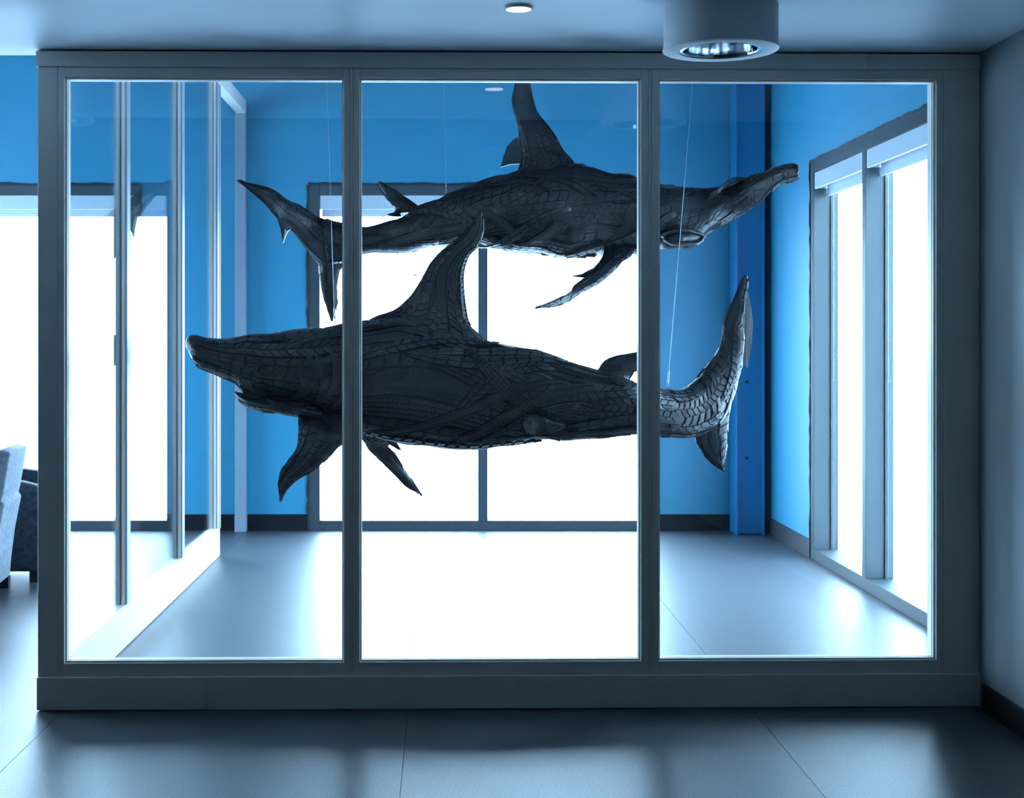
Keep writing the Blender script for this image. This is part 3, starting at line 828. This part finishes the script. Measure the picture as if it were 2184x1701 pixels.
pec = [(655, 850, 775, 890, 1.338, 0.04), (636, 876, 768, 926, 1.322, 0.045), (636, 908, 745, 938, 1.305, 0.042), (632, 950, 722, 955, 1.298, 0.036), (614, 983, 700, 978, 1.29, 0.032), (598, 1008, 664, 1006, 1.283, 0.028),
       (592, 1031, 627, 1028, 1.277, 0.020), (594, 1050, 608, 1053, 1.272, 0.012), (596, 1070, 598, 1071, 1.268, 0.004)]
p, sf = s1.fin('pectoral_fin', pec, 8)
s1.strip(p, sf, np.linspace(0.15, 0.75, 9), np.full(9, 0.0), 0.018, 0.006, 'blocks', pitch=0.03)
pec2 = [(755, 905, 845, 925, 1.41, 0.05), (768, 930, 838, 938, 1.42, 0.042), (785, 955, 828, 952, 1.435, 0.034), (809, 980, 841, 974, 1.45, 0.028), (841, 1013, 861, 998, 1.47, 0.022), (872, 1042, 889, 1037, 1.485, 0.014), (901, 1056, 902, 1057, 1.495, 0.004)]
p, sf = s1.fin('pectoral_fin', pec2, 6)
s1.shard('rubber_flap', [(818, 925, 1.42), (841, 934, 1.42), (857, 961, 1.42), (848, 958, 1.42), (828, 946, 1.42)], p, 0.012)
s1.shard('rubber_flap', [(826, 950, 1.43), (843, 966, 1.44), (858, 990, 1.45), (862, 1002, 1.46), (848, 990, 1.45), (832, 968, 1.44)], p, 0.010)
d2 = [(1262, 800, 1350, 822, 1.362, 0.05), (1276, 784, 1344, 806, 1.362, 0.036), (1287, 769, 1352, 797, 1.362, 0.030), (1306, 759, 1365, 787, 1.362, 0.025), (1338, 753, 1378, 772, 1.362, 0.018), (1364, 750, 1386, 760, 1.362, 0.012), (1390, 747, 1392, 749, 1.362, 0.004)]
p, sf = s1.fin('second_dorsal_fin', d2, 6)
pv1 = [(1085, 890, 1110, 915, 1.34, 0.02), (1115, 884, 1120, 924, 1.322, 0.024), (1150, 886, 1152, 930, 1.306, 0.022), (1180, 896, 1185, 922, 1.308, 0.016), (1200, 902, 1203, 913, 1.31, 0.010), (1210, 905, 1211, 906, 1.312, 0.004)]
p, sf = s1.fin('pelvic_fin', pv1, 6)
s1.shard('pelvic_flap', [(1150, 928, 1.33), (1172, 935, 1.33), (1195, 942, 1.33), (1190, 935, 1.33), (1215, 937, 1.33), (1240, 930, 1.33), (1190, 915, 1.33)], s1.root, 0.014)
lob = [(1478, 905, 1562, 850, K(1535), 0.055), (1482, 930, 1555, 880, K(1535), 0.045), (1492, 958, 1553, 922, K(1535), 0.034), (1508, 980, 1550, 955, K(1535), 0.025), (1528, 996, 1547, 984, K(1535), 0.014), (1542, 1006, 1544, 1007, K(1535), 0.004)]
p, sf = s1.fin('tail_fin_lower_lobe', lob, 6)
s1.shard('tail_flap', [(x, y, K(1590) + dk) for x, y, dk in ((1593, 612, 0.008), (1602, 655, 0.012), (1606, 690, 0.016), (1603, 735, 0.016), (1594, 785, 0.016), (1591, 776, 0.014), (1580, 768, 0.012), (1576, 715, 0.010), (1580, 660, 0.008))], s1.root, 0.008, M['rubberdark'])
# whisker of tread hair on the dorsal fin
s1.shard('tread_whisker', [(873, 583, 1.362), (885, 586, 1.362), (905, 586, 1.362), (905, 588, 1.362), (885, 588, 1.362)], s1.root, 0.003)

# ---- upper hammerhead
s2 = Shark('hammerhead_sculpture', at(1100, 450, 1.63), 'upper black hammerhead shark sculpture of cut tyres, nose pointing right', 23)
def K2(x): return float(np.interp(x, [500, 715, 1000, 1300, 1500, 1560, 1640, 1700], [1.617, 1.672, 1.65, 1.63, 1.60, 1.588, 1.535, 1.50]))
body2 = [(690, 470, 700, 560, 0.05), (715, 474, 735, 556, 0.085), (760, 479, 765, 546, 0.11), (812, 475, 812, 540, 0.13), (845, 463, 845, 538, 0.145), (877, 444, 877, 535, 0.165), (910, 428, 915, 532, 0.185), (953, 416, 955, 529, 0.21),
         (990, 400, 992, 527, 0.23), (1034, 386, 1034, 530, 0.25), (1066, 377, 1070, 534, 0.265), (1110, 364, 1110, 539, 0.28), (1165, 353, 1165, 545, 0.29), (1215, 348, 1215, 549, 0.295), (1261, 354, 1261, 547, 0.29),
         (1305, 367, 1310, 544, 0.28), (1370, 380, 1370, 540, 0.265), (1405, 393, 1405, 535, 0.25), (1437, 396, 1437, 530, 0.23), (1480, 399, 1472, 525, 0.20), (1508, 402, 1500, 512, 0.18), (1520, 402, 1512, 500, 0.17), (1538, 400, 1530, 492, 0.155),
         (1570, 391, 1576, 464, 0.13), (1607, 373, 1617, 440, 0.11), (1622, 373, 1630, 427, 0.10), (1634, 367, 1645, 412, 0.095), (1652, 355, 1666, 392, 0.09), (1684, 351, 1688, 384, 0.075), (1697, 357, 1699, 375, 0.05), (1701, 364, 1702, 370, 0.02)]
st = [(a, b, c, d, K2((a + c) / 2), w) for (a, b, c, d, w) in body2]
sfh = Surf(st, 160, 60, 2.15, 0.024, 4.5, seed=2, inset=0.022)
b2 = s2.part('body', sfh, M['rubber'])
s2.lanes(b2, sfh, 14, (0.0, 1.0), (0.08, 0.22), 0.06, (0.003, 0.018))
s2.wraps(b2, sfh, 24, (0.03, 0.48), (0.10, 0.80), (0.12, 0.3), (0.022, 0.046), 0.45, (0.018, 0.034))
s2.wraps(b2, sfh, 8, (0.05, 0.5), (0.78, 0.97), (0.08, 0.16), (0.016, 0.028), 0.2, (0.010, 0.018))
# mouth: raised rim of tyre bead around a solid form, cavity shade put into its dark colour
mouth = [(1402, 500, 1402, 532, 1.588, 0.05), (1412, 494, 1412, 533, 1.58, 0.06), (1440, 490, 1440, 531, 1.572, 0.07), (1470, 488, 1470, 526, 1.572, 0.06), (1492, 492, 1490, 520, 1.575, 0.05), (1502, 500, 1501, 513, 1.58, 0.03)]
p, sf = s2.fin('mouth', mouth, 6, lump=0.0, treads=('side', 'zigzag'), mat=M['rubberdark'])
vs, fs = [], []
nr, nt_ = 48, 10
mc = at(1456, 507, 1.572); ys = 0.072
for i in range(nr):
    a = 2*math.pi*i/nr
    wob = 1 + 0.05*math.sin(5*a) + 0.03*math.sin(11*a)
    c = mc + np.array([0.125*wob*math.cos(a), -0.045 + 0.03*math.cos(a)**2, 0.042*wob*math.sin(a) - 0.004*math.cos(a)])
    rad = np.array([math.cos(a), 0, math.sin(a)])
    for j in range(nt_):
        b = 2*math.pi*j/nt_
        vs.append(c + rad*0.015*wob*math.cos(b) + np.array([0, -0.030, 0])*math.sin(b))
for i in range(nr):
    for j in range(nt_):
        fs.append((i*nt_+j, ((i+1) % nr)*nt_+j, ((i+1) % nr)*nt_+(j+1) % nt_, i*nt_+(j+1) % nt_))
bm = bmesh.new(); me = mesh_from(np.array(vs) - s2.base, fs); bm.from_mesh(me); bpy.data.meshes.remove(me)
finish(bm, 'lip', M['rubber'], p, True)
# far wing of the hammer, reaching away from the glass
ctr = at(1568, 425, 1.60); tip = at(1690, 368, 1.50); far = ctr - (tip - ctr) * 0.95
vs, fs = [], []
nn, nv_ = 16, 20
for i in range(nn):
    t = i / (nn - 1); c = ctr + (far - ctr) * t
    r1 = 0.13*(1 - 0.45*t) * (1 if i < nn-2 else (0.75 if i == nn-2 else 0.3)); r2 = 0.06*(1 - 0.3*t) * (1 if i < nn-2 else (0.75 if i == nn-2 else 0.3))
    for j in range(nv_):
        b = 2*math.pi*j/nv_
        vs.append(c + np.array([r1*math.cos(b), 0.2*r1*math.cos(b), r2*math.sin(b)]))
for i in range(nn - 1):
    for j in range(nv_): fs.append((i*nv_+j, i*nv_+(j+1) % nv_, (i+1)*nv_+(j+1) % nv_, (i+1)*nv_+j))
fs.append(tuple(range(nv_))); fs.append(tuple(range((nn-1)*nv_, nn*nv_)))
bm = bmesh.new(); me = mesh_from(np.array(vs) - s2.base, fs); bm.from_mesh(me); bpy.data.meshes.remove(me)
finish(bm, 'hammer_lobe', M['rubber'], s2.root, True)
# loop of tyre arching clear of the head
vs, fs = [], []
lp = [(1512, 420), (1528, 411), (1541, 400), (1552, 391), (1565, 385), (1580, 383), (1595, 385), (1610, 389), (1622, 396)]
for i, (x, y) in enumerate(lp):
    for dx, dz in ((-0.05, 0.016), (-0.02, 0.022), (0.03, 0.022), (0.06, 0.010), (0.05, -0.012), (0.0, -0.016), (-0.05, -0.010)):
        p = at(x, y, 1.57); vs.append(p + np.array([0, dx, dz]) * (0.9 + 0.15*math.sin(i*2.1)))
NL = 7
for i in range(len(lp) - 1):
    for j in range(NL): fs.append((i*NL+j, i*NL+(j+1) % NL, (i+1)*NL+(j+1) % NL, (i+1)*NL+j))
fs += [tuple(range(NL)), tuple((len(lp)-1)*NL + e for e in range(NL-1, -1, -1))]
bm = bmesh.new(); me = mesh_from(np.array(vs) - s2.base, fs); bm.from_mesh(me); bpy.data.meshes.remove(me)
finish(bm, 'head_loop', M['rubber'], s2.root)
# fins
dor2 = [(1085, 385, 1262, 400, 1.635, 0.12), (1108, 354, 1222, 342, 1.635, 0.085), (1110, 325, 1203, 322, 1.635, 0.068), (1107, 295, 1190, 296, 1.635, 0.056), (1104, 265, 1168, 264, 1.635, 0.048), (1097, 240, 1148, 240, 1.635, 0.042),
        (1091, 213, 1139, 212, 1.635, 0.036), (1098, 185, 1132, 185, 1.635, 0.030), (1103, 160, 1127, 160, 1.635, 0.022), (1108, 138, 1121, 138, 1.635, 0.013), (1113, 120, 1116, 120, 1.635, 0.004)]
p, sf = s2.fin('dorsal_fin', dor2, 10, treads=('blocks', 'ribs', 'blocks', 'chevron'))
s2.shard('rubber_flap', [(1104, 292, 1.635), (1092, 300, 1.635), (1081, 313, 1.635), (1073, 335, 1.635), (1068, 357, 1.635), (1085, 351, 1.635), (1112, 349, 1.635), (1112, 310, 1.635)], p, 0.02)
sd2 = [(830, 458, 905, 448, 1.655, 0.06), (846, 449, 880, 430, 1.655, 0.045), (837, 438, 861, 418, 1.655, 0.036), (820, 417, 839, 402, 1.655, 0.028), (808, 398, 822, 392, 1.655, 0.020), (805, 389, 812, 386, 1.655, 0.010)]
p, sf = s2.fin('second_dorsal_fin', sd2, 6, treads=('ribs', 'blocks'))
s2.shard('rubber_spike', [(824, 458, 1.65), (838, 453, 1.65), (852, 449, 1.65), (856, 462, 1.65), (840, 462, 1.65)], p, 0.014)
tu = [(750, 478, 735, 552, 1.672, 0.09), (707, 471, 690, 565, 1.672, 0.075), (681, 463, 655, 534, 1.668, 0.058), (659, 451, 636, 508, 1.66, 0.046), (637, 437, 621, 490, 1.652, 0.038), (614, 425, 603, 478, 1.645, 0.032),
      (590, 408, 588, 462, 1.637, 0.027), (569, 398, 567, 436, 1.63, 0.021), (540, 391, 546, 418, 1.624, 0.015), (522, 387, 527, 402, 1.62, 0.009), (504, 382, 506, 385, 1.617, 0.004)]
p, sf = s2.fin('tail_fin_upper_lobe', tu, 8)
s2.shard('tail_barb', [(590, 462, 1.64), (598, 487, 1.645), (604, 518, 1.65), (608, 506, 1.65), (614, 493, 1.65), (624, 486, 1.65), (612, 462, 1.645)], p, 0.02)
tl = [(665, 500, 775, 520, 1.675, 0.075), (655, 536, 765, 548, 1.68, 0.06), (678, 560, 731, 570, 1.685, 0.046), (681, 594, 723, 586, 1.69, 0.036), (684, 614, 720, 612, 1.695, 0.029), (693, 648, 721, 642, 1.70, 0.021), (701, 670, 715, 666, 1.704, 0.012), (707, 687, 708, 688, 1.706, 0.004)]
p, sf = s2.fin('tail_fin_lower_lobe', tl, 6)
pc = [(1285, 515, 1365, 520, 1.61, 0.04), (1284, 546, 1346, 545, 1.585, 0.05), (1270, 566, 1326, 560, 1.565, 0.042), (1254, 581, 1308, 580, 1.555, 0.034), (1240, 595, 1281, 602, 1.545, 0.028), (1224, 608, 1250, 620, 1.535, 0.023),
      (1211, 623, 1210, 646, 1.525, 0.018), (1183, 638, 1180, 655, 1.515, 0.012), (1139, 656, 1140, 658, 1.50, 0.004)]
p, sf = s2.fin('pectoral_fin', pc, 6)
s2.shard('rubber_spike', [(1262, 572, 1.56), (1240, 584, 1.555), (1215, 589, 1.55), (1244, 592, 1.55), (1262, 588, 1.555)], p, 0.012)
pcf = [(1268, 500, 1385, 520, 1.68, 0.06), (1275, 520, 1365, 530, 1.70, 0.04), (1262, 526, 1325, 534, 1.72, 0.026), (1245, 530, 1280, 536, 1.735, 0.014), (1225, 534, 1230, 537, 1.745, 0.004)]
p, sf = s2.fin('pectoral_fin', pcf, 6)
# torn shreds along the belly
for x, y in ((1140, 541), (1160, 545), (1185, 549), (1235, 550), (1255, 548)):
    s2.shard('belly_shred', [(x - 14, y - 9, K2(x)), (x + 10, y - 9, K2(x)), (x + 16, y + 1, K2(x)), (x - 4, y, K2(x))], s2.root, 0.05)

# ------------------------------------------------------------------ suspension cables
def cable(p_low, p_high, label, clamp=True):
    a, b = np.array(p_low), np.array(p_high)
    t = (ZC - a[2]) / (b[2] - a[2]); b = a + (b - a) * t; b[2] -= 0.001; a = a + (b - a) / np.linalg.norm(b - a) * 0.016
    r = empty('suspension_cable', a); tag(r, label, 'cable', 'cables holding up the sharks')
    d = Vector(b - a); L = d.length; q = d.to_track_quat('Z', 'Y').to_euler()
    o = lathe('wire', [(0.0, 0), (0.0014, 0), (0.0014, L), (0.0, L)], M['steel'], r, 8); o.rotation_euler = q
    if clamp:
        o = lathe('cable_clamp', [(0.0, 0.0), (0.004, 0.002), (0.0055, 0.02), (0.003, 0.03), (0.005, 0.04), (0.005, 0.055), (0.002, 0.07), (0.0, 0.072)], M['steel'], r, 12); o.rotation_euler = q
        bm = bmesh.new()   # hook eye
        me = mesh_from([(0.007*math.cos(i*math.pi/8) + 0.0022*math.cos(j*math.pi/3)*math.cos(i*math.pi/8), 0.0022*math.sin(j*math.pi/3), 0.007*math.sin(i*math.pi/8)*(1 + 0.18*math.cos(j*math.pi/3)) - 0.008) for i in range(16) for j in range(6)],
                       [(i*6+j, ((i+1) % 16)*6+j, ((i+1) % 16)*6+(j+1) % 6, i*6+(j+1) % 6) for i in range(16) for j in range(6)])
        bm.from_mesh(me); bpy.data.meshes.remove(me); finish(bm, 'hook_eye', M['steel'], r, True)
cable(at(714, 688, 1.35), at(697, 180, 1.35), 'thin steel cable crossing the hammerhead tail to the lower shark back')
cable(at(1424, 824, K(1424)), at(1468, 290, K(1424)), 'slanting thin steel cable rising from the lower shark tail stem')
cable(at(952, 416, 1.652), at(949, 290, 1.652), 'thin steel cable above the hammerhead back, behind the middle pane')
cable(at(1407, 392, 1.612), at(1406, 270, 1.612), 'thin steel cable at the hammerhead neck, beside the right mullion')
